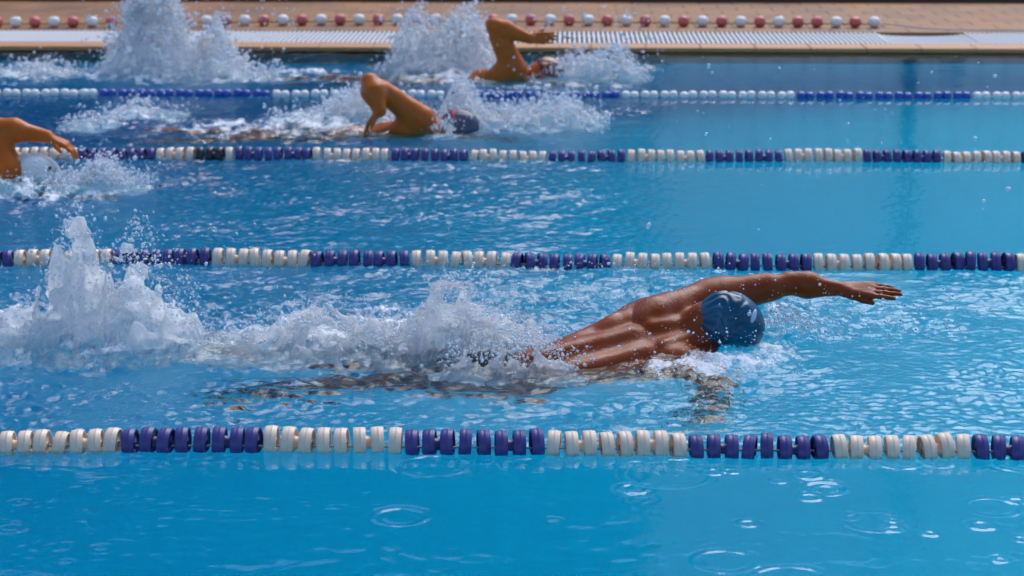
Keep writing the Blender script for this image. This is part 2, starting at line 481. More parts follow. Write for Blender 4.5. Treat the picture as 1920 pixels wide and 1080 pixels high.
FOAM = []      # (px, py, rx, ry, strength) in the photograph, laid on the water plane
def blob(px, py, cx, cy, rx, ry):
    return np.exp(-(((px - cx) / rx) ** 2 + ((py - cy) / ry) ** 2))
FOAMS = [  # wash around and behind the near swimmer
    (150, 640, 210, 45, 1.0), (330, 650, 120, 34, .7), (560, 630, 190, 34, .95), (760, 620, 150, 50, 1.0), (930, 640, 130, 55, 1.1), (620, 585, 150, 26, .55), (1020, 690, 80, 20, .5),
    (1420, 640, 95, 38, .95), (1340, 690, 130, 24, .75), (1480, 590, 90, 34, .6), (1240, 690, 80, 18, .6), (1390, 715, 60, 16, .6), (1180, 560, 160, 34, .42), (960, 545, 160, 30, .4), (1640, 590, 100, 26, .35), (40, 600, 90, 40, .8),
    # second lane, at the left edge
    (40, 360, 150, 26, 1.1), (180, 345, 90, 26, .7), (120, 380, 120, 16, .5), (330, 340, 160, 30, .3),
    # third lane
    (600, 235, 130, 24, 1.1), (420, 240, 160, 20, .75), (250, 215, 50, 14, .9), (165, 232, 46, 12, .8), (960, 225, 100, 24, .9), (840, 250, 90, 12, .45), (1040, 215, 60, 22, .6), (80, 245, 60, 12, .5),
    # fourth lane
    (320, 145, 190, 16, 1.2), (60, 140, 90, 18, .8), (560, 140, 120, 14, .7), (850, 140, 150, 20, 1.2), (1100, 130, 110, 16, 1.0), (120, 172, 90, 6, .7), (1000, 160, 160, 10, .5), (1450, 150, 120, 8, .25)]
def foam_field(X, Y, PX, PY):
    b = np.zeros_like(X)
    for cx, cy, rx, ry, s in FOAMS:
        b = np.maximum(b, s * blob(PX, PY, cx, cy, rx, ry))
    return b
MOUNDS = [(200, 640, 150, 30, .03), (560, 620, 220, 30, .02), (860, 610, 130, 38, .03), (1460, 610, 60, 30, .03), (1350, 690, 130, 22, .018), (1180, 720, 120, 14, -.015), (150, 690, 130, 16, -.02), (1250, 668, 90, 20, .012), (1360, 662, 70, 16, .042),
          (60, 355, 120, 20, .02), (600, 235, 120, 16, .02), (300, 150, 160, 10, .02), (850, 140, 120, 12, .02)]
def water_height(X, Y):
    PX, PY = px_of(X, Y)
    r1, r2, r3, r4 = ROPE_Y
    wob = 60 * vn2(X * 2.1, Y * 2.1)
    inA = sstep(r1 - .02, r1 + .10, Y) * (1 - sstep(r2 - .12, r2 + .04, Y))
    inB = sstep(r2 - .06, r2 + .08, Y) * (1 - sstep(r3 - .08, r3 + .06, Y))
    inC = sstep(r3 - .06, r3 + .08, Y) * (1 - sstep(r4 - .08, r4 + .06, Y))
    inD = sstep(r4 - .06, r4 + .08, Y)
    chop = inA * (1.0 - .15 * sstep(1500, 1900, PX)) + inB * (.10 + .9 * (1 - sstep(950, 1380, PX + wob))) + inC * (.05 + .95 * (1 - sstep(1060, 1300, PX + wob))) + inD * (.05 + .95 * (1 - sstep(1150, 1330, PX + wob)))
    front = 1 - sstep(r1 - .10, r1 + .03, Y)
    chop = chop + front * (.085 + .25 * sstep(r1 - .22, r1, Y) + .25 * blob(PX, PY, 0, 860, 120, 14))
    patch = np.clip(.72 + .55 * fbm2(X * 1.7 + 5, Y * 1.7 + 3, 3), .25, 1.5)
    fin = np.clip(.8 + .6 * fbm2(X * 3.1 + 50, Y * 3.1 + 31, 3), .2, 1.6)
    wx = X + .05 * vn2(X * 4, Y * 4); wy = Y + .05 * vn2(X * 4 + 40, Y * 4 + 7)
    fine_only = sstep(1150, 1600, PX) * inA
    bcd = sstep(r2, r2 + .1, Y)
    h = chop * (wave(SP_SWELL, wx, wy) * (1 - .5 * fine_only - .3 * bcd) + patch * wave(SP_CHOP, wx, wy) * (1 - .45 * fine_only - .25 * bcd) + fin * wave(SP_FINE, wx, wy) * (1 + .25 * fine_only + .35 * bcd)) + wave(SP_CALM, X, Y) * (.35 + .4 * front)
    for cx, cy, rx, ry, a in MOUNDS:
        h += a * blob(PX, PY, cx, cy, rx, ry)
    b = foam_field(X, Y, PX, PY)
    n = fbm2(X * 13, Y * 9, 5, .6)
    fo = np.clip(b * (1 + .75 * n) - .18, 0, 1.2)
    cells = 1 - np.abs(fbm2(X * 9 + 4, Y * 9 + 2, 4, .55))
    h += np.clip(b, 0, 1) * (.022 * fbm2(X * 11, Y * 11, 5, .62) + .012 * cells)
    lam = .030
    for cx, cy, rr, s in RW:
        d = np.hypot(X - cx, Y - cy) - rr
        m = np.abs(d) < .07
        dd = d[m]
        ang = np.arctan2((Y - cy)[m], (X - cx)[m])
        mod = .75 + .45 * np.sin(ang * 3 + cx * 20) * np.sin(ang * 2 + cy * 30)
        h[m] += s * .0021 * mod * np.exp(-(dd / .020) ** 2) * np.cos(2 * np.pi * dd / lam)
    foam = fo * np.clip(.35 + .9 * cells, 0, 1.2)
    return h, np.clip(foam, 0, 1), np.clip(chop, 0, 1)

def grid_strip(x0, x1, y0, y1, dx, dy):
    nx, ny = int((x1 - x0) / dx) + 1, int(math.ceil((y1 - y0) / dy)) + 1
    xs, ys = np.linspace(x0, x1, nx), np.linspace(y0, y1, ny)
    X, Y = np.meshgrid(xs, ys)
    i = np.arange(ny * nx).reshape(ny, nx)
    F = np.stack([i[:-1, :-1], i[:-1, 1:], i[1:, 1:], i[1:, :-1]], -1).reshape(-1, 4)
    return X.ravel(), Y.ravel(), F
WX0, WX1 = -4.9, 4.6
strips = []
cuts = [4.15, ROPE_Y[0], ROPE_Y[1], ROPE_Y[2], ROPE_Y[3], EDGE_Y]
res = [(.005, .006), (.008, .009), (.011, .013), (.014, .017), (.018, .022)]
VX, VY, VF, off = [], [], [], 0
def add_strip(X, Y, F):
    global off
    VX.append(X); VY.append(Y); VF.append(F + off); off += len(X)
for k in range(5):
    y0, y1 = cuts[k], cuts[k + 1]
    a = min(on_z(0, project(np.array([0, y1, 0]))[1])[0], on_z(0, project(np.array([0, y0, 0]))[1])[0]) - .25
    b = max(on_z(1920, project(np.array([0, y1, 0]))[1])[0], on_z(1920, project(np.array([0, y0, 0]))[1])[0]) + .25
    add_strip(*grid_strip(a, b, y0, y1, *res[k]))
    add_strip(*grid_strip(POOL_X0, a, y0, y1, .06, .06))
    add_strip(*grid_strip(b, POOL_X1, y0, y1, .06, .06))
add_strip(*grid_strip(POOL_X0, POOL_X1, POOL_Y0, cuts[0], .12, .12))
X = np.concatenate(VX).astype(np.float64); Y = np.concatenate(VY).astype(np.float64); F = np.concatenate(VF)
h, foam, chop = water_height(X, Y)
edge = np.minimum.reduce([X - POOL_X0, POOL_X1 - X, Y - POOL_Y0, EDGE_Y - Y])
V = np.stack([X, Y, h], -1)
# close the body of water below
nb = len(V)
B = np.array([[POOL_X0, POOL_Y0, -.3], [POOL_X1, POOL_Y0, -.3], [POOL_X1, EDGE_Y, -.3], [POOL_X0, EDGE_Y, -.3],
              [POOL_X0, POOL_Y0, -3.7], [POOL_X1, POOL_Y0, -3.7], [POOL_X1, EDGE_Y, -3.7], [POOL_X0, EDGE_Y, -3.7]])
me = mesh_np('pool_water', V, F)
for nm, arr in (('foam', foam), ('chop', chop)):
    at = me.attributes.new(nm, 'FLOAT', 'POINT')
    at.data.foreach_set('value', arr.astype(np.float32))
def water_material():
    m, n, b, l = new_mat('pool_water')
    out = n.nodes['Material Output']
    geo = n.nodes.new('ShaderNodeNewGeometry')
    ch = n.nodes.new('ShaderNodeAttribute'); ch.attribute_name = 'chop'
    fo = n.nodes.new('ShaderNodeAttribute'); fo.attribute_name = 'foam'
    mp = n.nodes.new('ShaderNodeMapping'); mp.inputs['Scale'].default_value = (1.0, 0.8, 1.0)
    l.new(geo.outputs['Position'], mp.inputs['Vector'])
    n1 = n.nodes.new('ShaderNodeTexNoise'); n1.inputs['Scale'].default_value = 52; n1.inputs['Detail'].default_value = 4; n1.inputs['Roughness'].default_value = .55; n1.inputs['Distortion'].default_value = .6
    l.new(mp.outputs[0], n1.inputs['Vector'])
    mu = n.nodes.new('ShaderNodeMath'); mu.operation = 'MULTIPLY'
    l.new(n1.outputs[0], mu.inputs[0]); l.new(ch.outputs['Fac'], mu.inputs[1])
    bp = n.nodes.new('ShaderNodeBump'); bp.inputs['Strength'].default_value = 0.4; bp.inputs['Distance'].default_value = 0.010
    l.new(mu.outputs[0], bp.inputs['Height'])
    b.inputs['Base Color'].default_value = (1, 1, 1, 1)
    b.inputs['Transmission Weight'].default_value = 1.0
    b.inputs['IOR'].default_value = 1.24
    b.inputs['Roughness'].default_value = 0.015
    l.new(bp.outputs[0], b.inputs['Normal'])
    # aerated foam
    fd = n.nodes.new('ShaderNodeBsdfPrincipled')
    fd.inputs['Base Color'].default_value = (0.80, 0.86, 0.92, 1)
    fd.inputs['Roughness'].default_value = 0.25
    n2 = n.nodes.new('ShaderNodeTexNoise'); n2.inputs['Scale'].default_value = 90; n2.inputs['Detail'].default_value = 5; n2.inputs['Roughness'].default_value = .65
    l.new(geo.outputs['Position'], n2.inputs['Vector'])
    b2 = n.nodes.new('ShaderNodeBump'); b2.inputs['Strength'].default_value = 0.9; b2.inputs['Distance'].default_value = 0.01
    l.new(n2.outputs[0], b2.inputs['Height']); l.new(b2.outputs[0], fd.inputs['Normal'])
    ad = n.nodes.new('ShaderNodeMath'); ad.operation = 'MULTIPLY_ADD'
    sb = n.nodes.new('ShaderNodeMath'); sb.operation = 'SUBTRACT'; l.new(n2.outputs[0], sb.inputs[0]); sb.inputs[1].default_value = .5
    l.new(sb.outputs[0], ad.inputs[0]); ad.inputs[1].default_value = 1.8; l.new(fo.outputs['Fac'], ad.inputs[2])
    mr = n.nodes.new('ShaderNodeMapRange'); mr.inputs['From Min'].default_value = .28; mr.inputs['From Max'].default_value = .85; mr.inputs['To Max'].default_value = .85
    l.new(ad.outputs[0], mr.inputs['Value'])
    mx = n.nodes.new('ShaderNodeMixShader')
    l.new(mr.outputs[0], mx.inputs[0]); l.new(b.outputs[0], mx.inputs[1]); l.new(fd.outputs[0], mx.inputs[2])
    l.new(mx.outputs[0], out.inputs['Surface'])
    va = n.nodes.new('ShaderNodeVolumeAbsorption')
    va.inputs['Color'].default_value = WATER_COL
    va.inputs['Density'].default_value = WATER_DEN
    l.new(va.outputs[0], out.inputs['Volume'])
    return m
WATER_COL = (0.0, 0.846, 0.912, 1); WATER_DEN = 1.05
M_WATER = water_material()
water = link('pool_water', me, M_WATER)
tag(water, 'blue pool water, choppy along the lanes and calm with drop rings in front', kind='structure')
# ------------------------------------------------------------------ swimmers: smooth-blended volumes turned into one surface
def unit(v):
    v = np.asarray(v, float); return v / np.linalg.norm(v)

class Field:
    def __init__(s, lo, hi, h):
        s.lo = np.array(lo, float); s.h = h
        s.n = np.ceil((np.array(hi, float) - s.lo) / h).astype(int) + 1
        s.d = np.full(s.n, 1.0, np.float32)
    def sub(s, lo, hi):
        a = np.clip(np.floor((np.array(lo) - s.lo) / s.h).astype(int), 0, s.n)
        b = np.clip(np.ceil((np.array(hi) - s.lo) / s.h).astype(int) + 1, 0, s.n)
        if np.any(b <= a): return None
        ax = [(s.lo[i] + s.h * np.arange(a[i], b[i])).astype(np.float32) for i in range(3)]
        return (slice(a[0], b[0]), slice(a[1], b[1]), slice(a[2], b[2])), ax[0][:, None, None], ax[1][None, :, None], ax[2][None, None, :]
    def put(s, sl, e, k, op):
        d = s.d[sl]
        if op == 'add':
            if k > 0:
                t = np.clip(.5 + .5 * (d - e) / k, 0, 1)
                d = d * (1 - t) + e * t - k * t * (1 - t)
            else: d = np.minimum(d, e)
        elif op == 'cut':
            if k > 0:
                t = np.clip(.5 - .5 * (d + e) / k, 0, 1)
                d = d * (1 - t) - e * t + k * t * (1 - t)
            else: d = np.maximum(d, -e)
        s.d[sl] = d
    def cap(s, a, b, ra, rb=None, k=.02, op='add'):
        rb = ra if rb is None else rb
        a, b = np.array(a, float), np.array(b, float)
        m = max(ra, rb) + k + 3 * s.h
        r = s.sub(np.minimum(a, b) - m, np.maximum(a, b) + m)
        if r is None: return
        sl, X, Y, Z = r
        ab = b - a; L = max(ab @ ab, 1e-9)
        t = np.clip(((X - a[0]) * ab[0] + (Y - a[1]) * ab[1] + (Z - a[2]) * ab[2]) / L, 0, 1)
        e = np.sqrt((X - a[0] - t * ab[0]) ** 2 + (Y - a[1] - t * ab[1]) ** 2 + (Z - a[2] - t * ab[2]) ** 2) - (ra + (rb - ra) * t)
        s.put(sl, e.astype(np.float32), k, op)
    def ell(s, c, rad, fr, k=.02, op='add'):
        """ellipsoid at c, radii along the three unit vectors in fr"""
        c = np.array(c, float); m = max(rad) + k + 3 * s.h
        r = s.sub(c - m, c + m)
        if r is None: return
        sl, X, Y, Z = r
        q, g = 0, 0
        for f, rr in zip(fr, rad):
            u = ((X - c[0]) * f[0] + (Y - c[1]) * f[1] + (Z - c[2]) * f[2])
            q = q + (u / rr) ** 2; g = g + (u / rr ** 2) ** 2
        q = np.sqrt(q) + 1e-6; g = np.sqrt(g) + 1e-6
        s.put(sl, (q * (q - 1) / g).astype(np.float32), k, op)
    def keep(s, p, nrm, k=.0):
        """keep the side of the plane through p that nrm points to"""
        nrm = unit(nrm)
        X, Y, Z = (s.lo[i] + s.h * np.arange(s.n[i]) for i in range(3))
        e = -((X[:, None, None] - p[0]) * nrm[0] + (Y[None, :, None] - p[1]) * nrm[1] + (Z[None, None, :] - p[2]) * nrm[2])
        s.d = np.maximum(s.d, e.astype(np.float32))
    def surface(s):
        d = s.d
        d[0], d[-1], d[:, 0], d[:, -1], d[:, :, 0], d[:, :, -1] = 1, 1, 1, 1, 1, 1
        return nets(d, s.lo, s.h)

def nets(d, lo, h):
    """naive surface nets"""
    ins = d < 0
    n = d.shape
    c = np.zeros((n[0] - 1, n[1] - 1, n[2] - 1), np.uint8)
    for i in (0, 1):
        for j in (0, 1):
            for k in (0, 1):
                c += ins[i:n[0] - 1 + i, j:n[1] - 1 + j, k:n[2] - 1 + k]
    act = np.argwhere((c > 0) & (c < 8))
    idx = np.full(c.shape, -1, np.int64)
    idx[act[:, 0], act[:, 1], act[:, 2]] = np.arange(len(act))
    acc = np.zeros((len(act), 3)); cnt = np.zeros(len(act))
    cor = [(i, j, k) for i in (0, 1) for j in (0, 1) for k in (0, 1)]
    val = {q: d[act[:, 0] + q[0], act[:, 1] + q[1], act[:, 2] + q[2]].astype(float) for q in cor}
    for q in cor:
        for ax in range(3):
            if q[ax]: continue
            p = list(q); p[ax] = 1; p = tuple(p)
            a, b = val[q], val[p]
            m = (a < 0) != (b < 0)
            t = np.where(m, a / np.where(m, a - b, 1), 0)
            e = np.zeros((len(act), 3)); e[:] = q; e[:, ax] = t
            acc[m] += e[m]; cnt += m
    V = lo + h * (act + acc / np.maximum(cnt, 1)[:, None])
    Fs = []
    for ax in range(3):
        b_, c_ = (ax + 1) % 3, (ax + 2) % 3
        s0 = [slice(None)] * 3; s1 = [slice(None)] * 3
        s0[ax] = slice(0, -1); s1[ax] = slice(1, None)
        A, B = ins[tuple(s0)], ins[tuple(s1)]
        for flip in (False, True):
            e = np.argwhere((A & ~B) if not flip else (~A & B))
            e = e[(e[:, b_] > 0) & (e[:, c_] > 0) & (e[:, b_] < n[b_] - 1) & (e[:, c_] < n[c_] - 1)]
            if len(e) == 0: continue
            def g(db, dc):
                q = e.copy(); q[:, b_] -= db; q[:, c_] -= dc
                return idx[q[:, 0], q[:, 1], q[:, 2]]
            quad = np.stack([g(0, 0), g(1, 0), g(1, 1), g(0, 1)], 1)
            Fs.append(quad[:, ::-1] if flip else quad)
    F = np.concatenate(Fs)
    return V, F[(F >= 0).all(1)]

def hand(S, w, d, palm, thumb, L=.19, curl=(.15, .2, .25, .3), spread=.10, k=.008, thumb_out=.7):
    """w wrist, d direction of the fingers, palm normal (palm side), thumb: side the thumb leaves from"""
    d, palm = unit(d), unit(palm); side = unit(thumb - (thumb @ d) * d)
    palm = unit(palm - (palm @ d) * d - (palm @ side) * side)
    pl = .50 * L
    for u in (-.026, -.009, .009, .026):
        S.cap(w + side * u * .7 + d * .01, w + side * u * 1.2 + d * pl, .0155, .0125, .014)
    lens = (.40, .47, .44, .35)
    for i, (u, fl) in enumerate(zip((.030, .010, -.010, -.029), lens)):
        p = w + side * u + d * pl * (1.0 if i in (1, 2) else .95)
        dirn = unit(d + side * spread * (1.5 - i) * .6)
        bend = curl[i]
        ln = fl * L
        rad = (.0100, .0088, .0076) if i < 3 else (.0088, .0077, .0066)
        for sgm, fr in enumerate((.46, .30, .24)):
            dirn = unit(dirn * math.cos(bend) + palm * math.sin(bend))
            q = p + dirn * ln * fr
            S.cap(p, q, rad[sgm], rad[min(2, sgm + 1)] * .95, .005)
            p = q
    p = w + side * .026 + d * .035 + palm * .006
    dirn = unit(d * (1 - thumb_out * .45) + side * thumb_out + palm * .25)
    S.cap(w + side * .012 + d * .02, p, .017, .014, .012)
    for ln, r0, r1 in ((.040, .0125, .0105), (.032, .0105, .0085)):
        q = p + dirn * ln; S.cap(p, q, r0, r1, .006); p = q; dirn = unit(dirn + d * .35)

def limb(S, pts, rads, k=.03):
    for i in range(len(pts) - 1):
        S.cap(pts[i], pts[i + 1], rads[i], rads[i + 1], k)

def arm(S, sh, el, wr, back, sc_=1.0, k=.03, fs=None):
    """back: direction of the outer (triceps/extensor) side"""
    sh, el, wr = (np.array(p, float) for p in (sh, el, wr))
    u, f = el - sh, wr - el
    fs = fs or sc_
    S.cap(sh, sh + u * .45, .066 * sc_, .052 * sc_, k)
    S.cap(sh + u * .25 + back * .016, sh + u * .7 + back * .014, .042 * sc_, .040 * sc_, .025)
    S.cap(sh + u * .35 - back * .016, sh + u * .8 - back * .010, .042 * sc_, .038 * sc_, .025)
    S.cap(sh + u * .6, el, .046 * sc_, .036 * sc_, k)
    S.cap(el + back * .014, el + back * .016 + f * .12, .024 * sc_, .020 * sc_, .012)
    S.cap(el, el + f * .35 + back * .004, .037 * sc_, .046 * fs, k)
    S.cap(el + f * .35, wr, .044 * fs, .027 * fs, k)

def torso(S, wa, nk, side, sc_=1.0):
    ax = unit(nk - wa); sd = unit(side - (side @ ax) * ax); up = np.cross(ax, sd)
    fr = (ax, sd, up)
    P = lambda t, s_, u: wa + ax * t + sd * s_ + up * u
    q = sc_
    S.ell(P(-.16, 0, -.01), (.15 * q, .155 * q, .105 * q), fr, .03)
    S.ell(P(.0, 0, 0), (.17 * q, .138 * q, .096 * q), fr, .06)
    S.ell(P(.22, 0, -.015), (.24 * q, .162 * q, .112 * q), fr, .05)
    S.ell(P(.36, 0, -.02), (.13 * q, .185 * q, .098 * q), fr, .05)
    for s_ in (-1, 1):
        S.cap(P(.02, s_ * .085, .03), P(.34, s_ * .158, .015), .042, .058, .035)        # latissimus
        S.cap(P(-.14, s_ * .040, .070), P(.22, s_ * .044, .070), .030, .026, .04)       # erector
        S.ell(P(.33, s_ * .105, .072), (.085, .058, .044), (unit(ax + sd * s_ * .5), unit(sd * s_ - ax * .5), up), .014)   # shoulder blade
        S.ell(P(.20, s_ * .115, .060), (.085, .042, .036), (unit(ax + sd * s_ * .35), unit(sd * s_ - ax * .35), up), .014)
        S.cap(P(.42, s_ * .03, .062), P(.30, s_ * .045, .085), .036, .022, .03)          # trapezius
        S.cap(P(.47, s_ * .03, .045), P(.415, s_ * .14, .045), .042, .040, .035)
    S.cap(P(-.22, 0, .119), P(.38, 0, .122), .014, .014, .035, 'cut')                    # spine groove
    for s_ in (-1, 1):
        S.cap(P(.25, s_ * .062, .131), P(.42, s_ * .070, .122), .009, .008, .026, 'cut')  # inner edge of the shoulder blade
        S.cap(P(.24, s_ * .17, .105), P(.19, s_ * .07, .125), .010, .012, .025, 'cut')
    S.cap(P(.38, 0, .0), P(.44, 0, .01), .062, .056, .04)
    return P, fr

def legs(S, P, ax, sd, up, targets):
    for s_, (kn, an, toe) in zip((-1, 1), targets):
        hip = P(-.20, s_ * .085, -.01)
        S.cap(hip, hip + (kn - hip) * .5, .088, .078, .04); S.cap(hip + (kn - hip) * .5, kn, .078, .052, .04)
        S.cap(kn, kn + (an - kn) * .3 + up * .008, .050, .054, .03); S.cap(kn + (an - kn) * .3 + up * .008, an, .053, .032, .03)
        S.cap(an, an + (toe - an) * .55, .033, .034, .02); S.cap(an + (toe - an) * .5, toe, .034, .016, .02)

def head(S, hc, crown, face):
    crown = unit(crown); face = unit(face - (face @ crown) * crown); sd = np.cross(crown, face)
    fr = (crown, face, sd)
    Q = lambda a, b, c: hc + crown * a + face * b + sd * c
    S.ell(Q(.012, -.012, 0), (.112, .098, .077), fr, .02)
    S.ell(Q(-.062, .028, 0), (.068, .066, .060), fr, .03)
    S.ell(Q(-.108, .055, 0), (.028, .030, .030), fr, .02)
    S.cap(Q(.01, .084, 0), Q(-.035, .104, 0), .008, .013, .010)
    for s_ in (-1, 1):
        S.ell(Q(.005, .082, s_ * .032), (.012, .012, .016), fr, .008, 'cut')
        S.ell(Q(.004, .074, s_ * .032), (.011, .011, .013), fr, .003)
        S.ell(Q(-.005, -.012, s_ * .076), (.032, .018, .012), fr, .006)
    S.cap(Q(-.072, .090, -.022), Q(-.072, .090, .022), .008, .008, .008)
    S.cap(Q(-.066, .100, -.02), Q(-.066, .100, .02), .0025, .0025, .004, 'cut')
    return Q, fr

def cap_mesh(name, Q, fr, base, h, tilt=.35, off=-.035, grow=.0045, wrinkle=.0016, seed=0.0):
    hc = Q(0, 0, 0)
    C = Field(hc - .16, hc + .16, h)
    C.ell(Q(.012, -.012, 0), (.112 + grow, .098 + grow, .077 + grow), fr, 0)
    C.ell(Q(-.005, -.012, .074), (.032, .02, .014), fr, .012); C.ell(Q(-.005, -.012, -.074), (.032, .02, .014), fr, .012)
    X, Y, Z = (C.lo[i] + C.h * np.arange(C.n[i]) for i in range(3))
    G = np.stack(np.meshgrid(X, Y, Z, indexing='ij'), -1) - hc
    a, b, c = G @ fr[0], G @ fr[1], G @ fr[2]
    ang = np.arctan2(b, c)
    fold = np.abs(vn3(ang * 5 + 9, a * 9 + seed, a * 0 + seed)) * sstep(.10, -.02, a)
    C.d -= (wrinkle * ((1 + np.sin(ang * 15 + 7 * vn3(a * 22, ang * 1.6, 0 * a + seed))) * sstep(.10, .0, a) * sstep(-.105, -.06, a) + 2.2 * fold * sstep(-.105, -.06, a))).astype(np.float32)
    C.keep(Q(off, 0, 0), fr[0] - fr[1] * tilt)
    V, F = C.surface()
    return mesh_np(name, V - base, F)

def skin_material(name, col, rough):
    m, n, b, l = new_mat(name)
    tc = n.nodes.new('ShaderNodeTexCoord')
    nz = n.nodes.new('ShaderNodeTexNoise'); nz.inputs['Scale'].default_value = 9; nz.inputs['Detail'].default_value = 6
    l.new(tc.outputs['Object'], nz.inputs['Vector'])
    mx = n.nodes.new('ShaderNodeMix'); mx.data_type = 'RGBA'
    mx.inputs['A'].default_value = (col[0] * .8, col[1] * .74, col[2] * .7, 1); mx.inputs['B'].default_value = (col[0] * 1.2, col[1] * 1.22, col[2] * 1.2, 1)
    l.new(nz.outputs[0], mx.inputs['Factor']); l.new(mx.outputs['Result'], b.inputs['Base Color'])
    b.inputs['Roughness'].default_value = rough
    b.inputs['Subsurface Weight'].default_value = 0.12
    b.inputs['Subsurface Radius'].default_value = (.012, .005, .003); b.inputs['Subsurface Scale'].default_value = .6
    b.inputs['Specular IOR Level'].default_value = .12; b.inputs['Coat Weight'].default_value = .40; b.inputs['Coat Roughness'].default_value = .05; b.inputs['Coat IOR'].default_value = 1.33
    # running film and beads of water on the skin
    nb = n.nodes.new('ShaderNodeTexNoise'); nb.inputs['Scale'].default_value = 95; nb.inputs['Detail'].default_value = 5; nb.inputs['Roughness'].default_value = .6
    l.new(tc.outputs['Object'], nb.inputs['Vector'])
    bp = n.nodes.new('ShaderNodeBump'); bp.inputs['Strength'].default_value = .85; bp.inputs['Distance'].default_value = .004
    l.new(nb.outputs[0], bp.inputs['Height']); l.new(bp.outputs[0], b.inputs['Coat Normal'])
    fm = n.nodes.new('ShaderNodeTexNoise'); fm.inputs['Scale'].default_value = 16; fm.inputs['Detail'].default_value = 5
    l.new(tc.outputs['Object'], fm.inputs['Vector'])
    fr_ = n.nodes.new('ShaderNodeMapRange'); fr_.inputs['From Min'].default_value = .38; fr_.inputs['From Max'].default_value = .62; fr_.inputs['To Min'].default_value = .05; fr_.inputs['To Max'].default_value = .6
    l.new(fm.outputs[0], fr_.inputs['Value']); l.new(fr_.outputs[0], b.inputs['Coat Weight'])
    b3 = n.nodes.new('ShaderNodeBump'); b3.inputs['Strength'].default_value = .22; b3.inputs['Distance'].default_value = .004
    l.new(nb.outputs[0], b3.inputs['Height']); l.new(b3.outputs[0], b.inputs['Normal'])
    return m
M_SKIN = skin_material('wet_tanned_skin', (0.23, 0.040, 0.004), .42)
M_SKIN2 = skin_material('wet_golden_skin', (0.46, 0.105, 0.010), .42)
def cap_material(name, col, col2, rough=.25):
    m, n, b, l = new_mat(name)
    tc = n.nodes.new('ShaderNodeTexCoord')
    nz = n.nodes.new('ShaderNodeTexNoise'); nz.inputs['Scale'].default_value = 11; nz.inputs['Detail'].default_value = 5
    l.new(tc.outputs['Object'], nz.inputs['Vector'])
    mx = n.nodes.new('ShaderNodeMix'); mx.data_type = 'RGBA'
    mx.inputs['A'].default_value = (*col, 1); mx.inputs['B'].default_value = (*col2, 1)
    l.new(nz.outputs[0], mx.inputs['Factor']); l.new(mx.outputs['Result'], b.inputs['Base Color'])
    b.inputs['Roughness'].default_value = rough; b.inputs['Specular IOR Level'].default_value = .35
    return m
M_CAP_BLUE = cap_material('blue_latex', (0.001, 0.020, 0.05), (0.002, 0.11, 0.21), .3)
M_CAP_WHITE = cap_material('white_latex', (0.66, 0.64, 0.60), (0.80, 0.78, 0.76), .35)
M_CAP_DARK = cap_material('grey_violet_latex', (0.05, 0.045, 0.075), (0.11, 0.10, 0.15))
M_CAP_RED = cap_material('maroon_latex', (0.12, 0.018, 0.016), (0.22, 0.05, 0.04))
M_TRUNK = plain('black_swim_fabric', (0.012, 0.010, 0.018), .5)
M_LOGO_W = plain('white_print', (0.35, 0.48, 0.58), .4)
M_LOGO_K = plain('black_print', (0.02, 0.02, 0.025), .4)
M_GOGGLE = plain('red_goggle', (0.55, 0.03, 0.02), .25)

def shell_patch(name, Q, fr, base, h, spots, grow=.0062):
    hc = Q(0, 0, 0); C = Field(hc - .15, hc + .15, h)
    C.ell(Q(.012, -.012, 0), (.112 + grow, .098 + grow, .077 + grow), fr, 0)
    D = Field(hc - .15, hc + .15, h)
    for c, r in spots: D.ell(c, r, fr, 0)
    I = Field(hc - .15, hc + .15, h)
    I.ell(Q(.012, -.012, 0), (.112 + grow - .006, .098 + grow - .006, .077 + grow - .006), fr, 0)
    C.d = np.maximum(np.maximum(C.d, D.d), -I.d)
    V, F = C.surface()
    return mesh_np(name, V - base, F)

def trunks(name, P, fr, kn, base, h, frac=.62):
    ax, sd, up = fr
    mid = P(-.2, 0, 0)
    T = Field(mid - np.array([.62, .32, .35]), mid + np.array([.4, .32, .35]), h)
    T.ell(P(-.16, 0, -.01), (.156, .161, .111), fr, 0); T.ell(P(.0, 0, 0), (.176, .144, .102), fr, .05)
    for s_, k_ in zip((-1, 1), kn):
        hip = P(-.20, s_ * .085, -.01)
        T.cap(hip, hip + (k_ - hip) * .5, .093, .083, .04); T.cap(hip + (k_ - hip) * .5, hip + (k_ - hip) * 1.0, .083, .057, .03)
    T.keep(P(-.075, 0, 0), -ax)
    T.keep(P(-.20, 0, 0) + (kn[0] - P(-.2, 0, 0)) * frac, ax)
    V, F = T.surface()
    return mesh_np(name, V - base, F)

WPT = lambda px, py, y: at_y(px, py, y)
def person(base, V, F, label, mat):
    o = link('person', mesh_np('person', V - base, F), mat, None, tuple(base))
    return tag(o, label, 'person', 'freestyle swimmers racing')

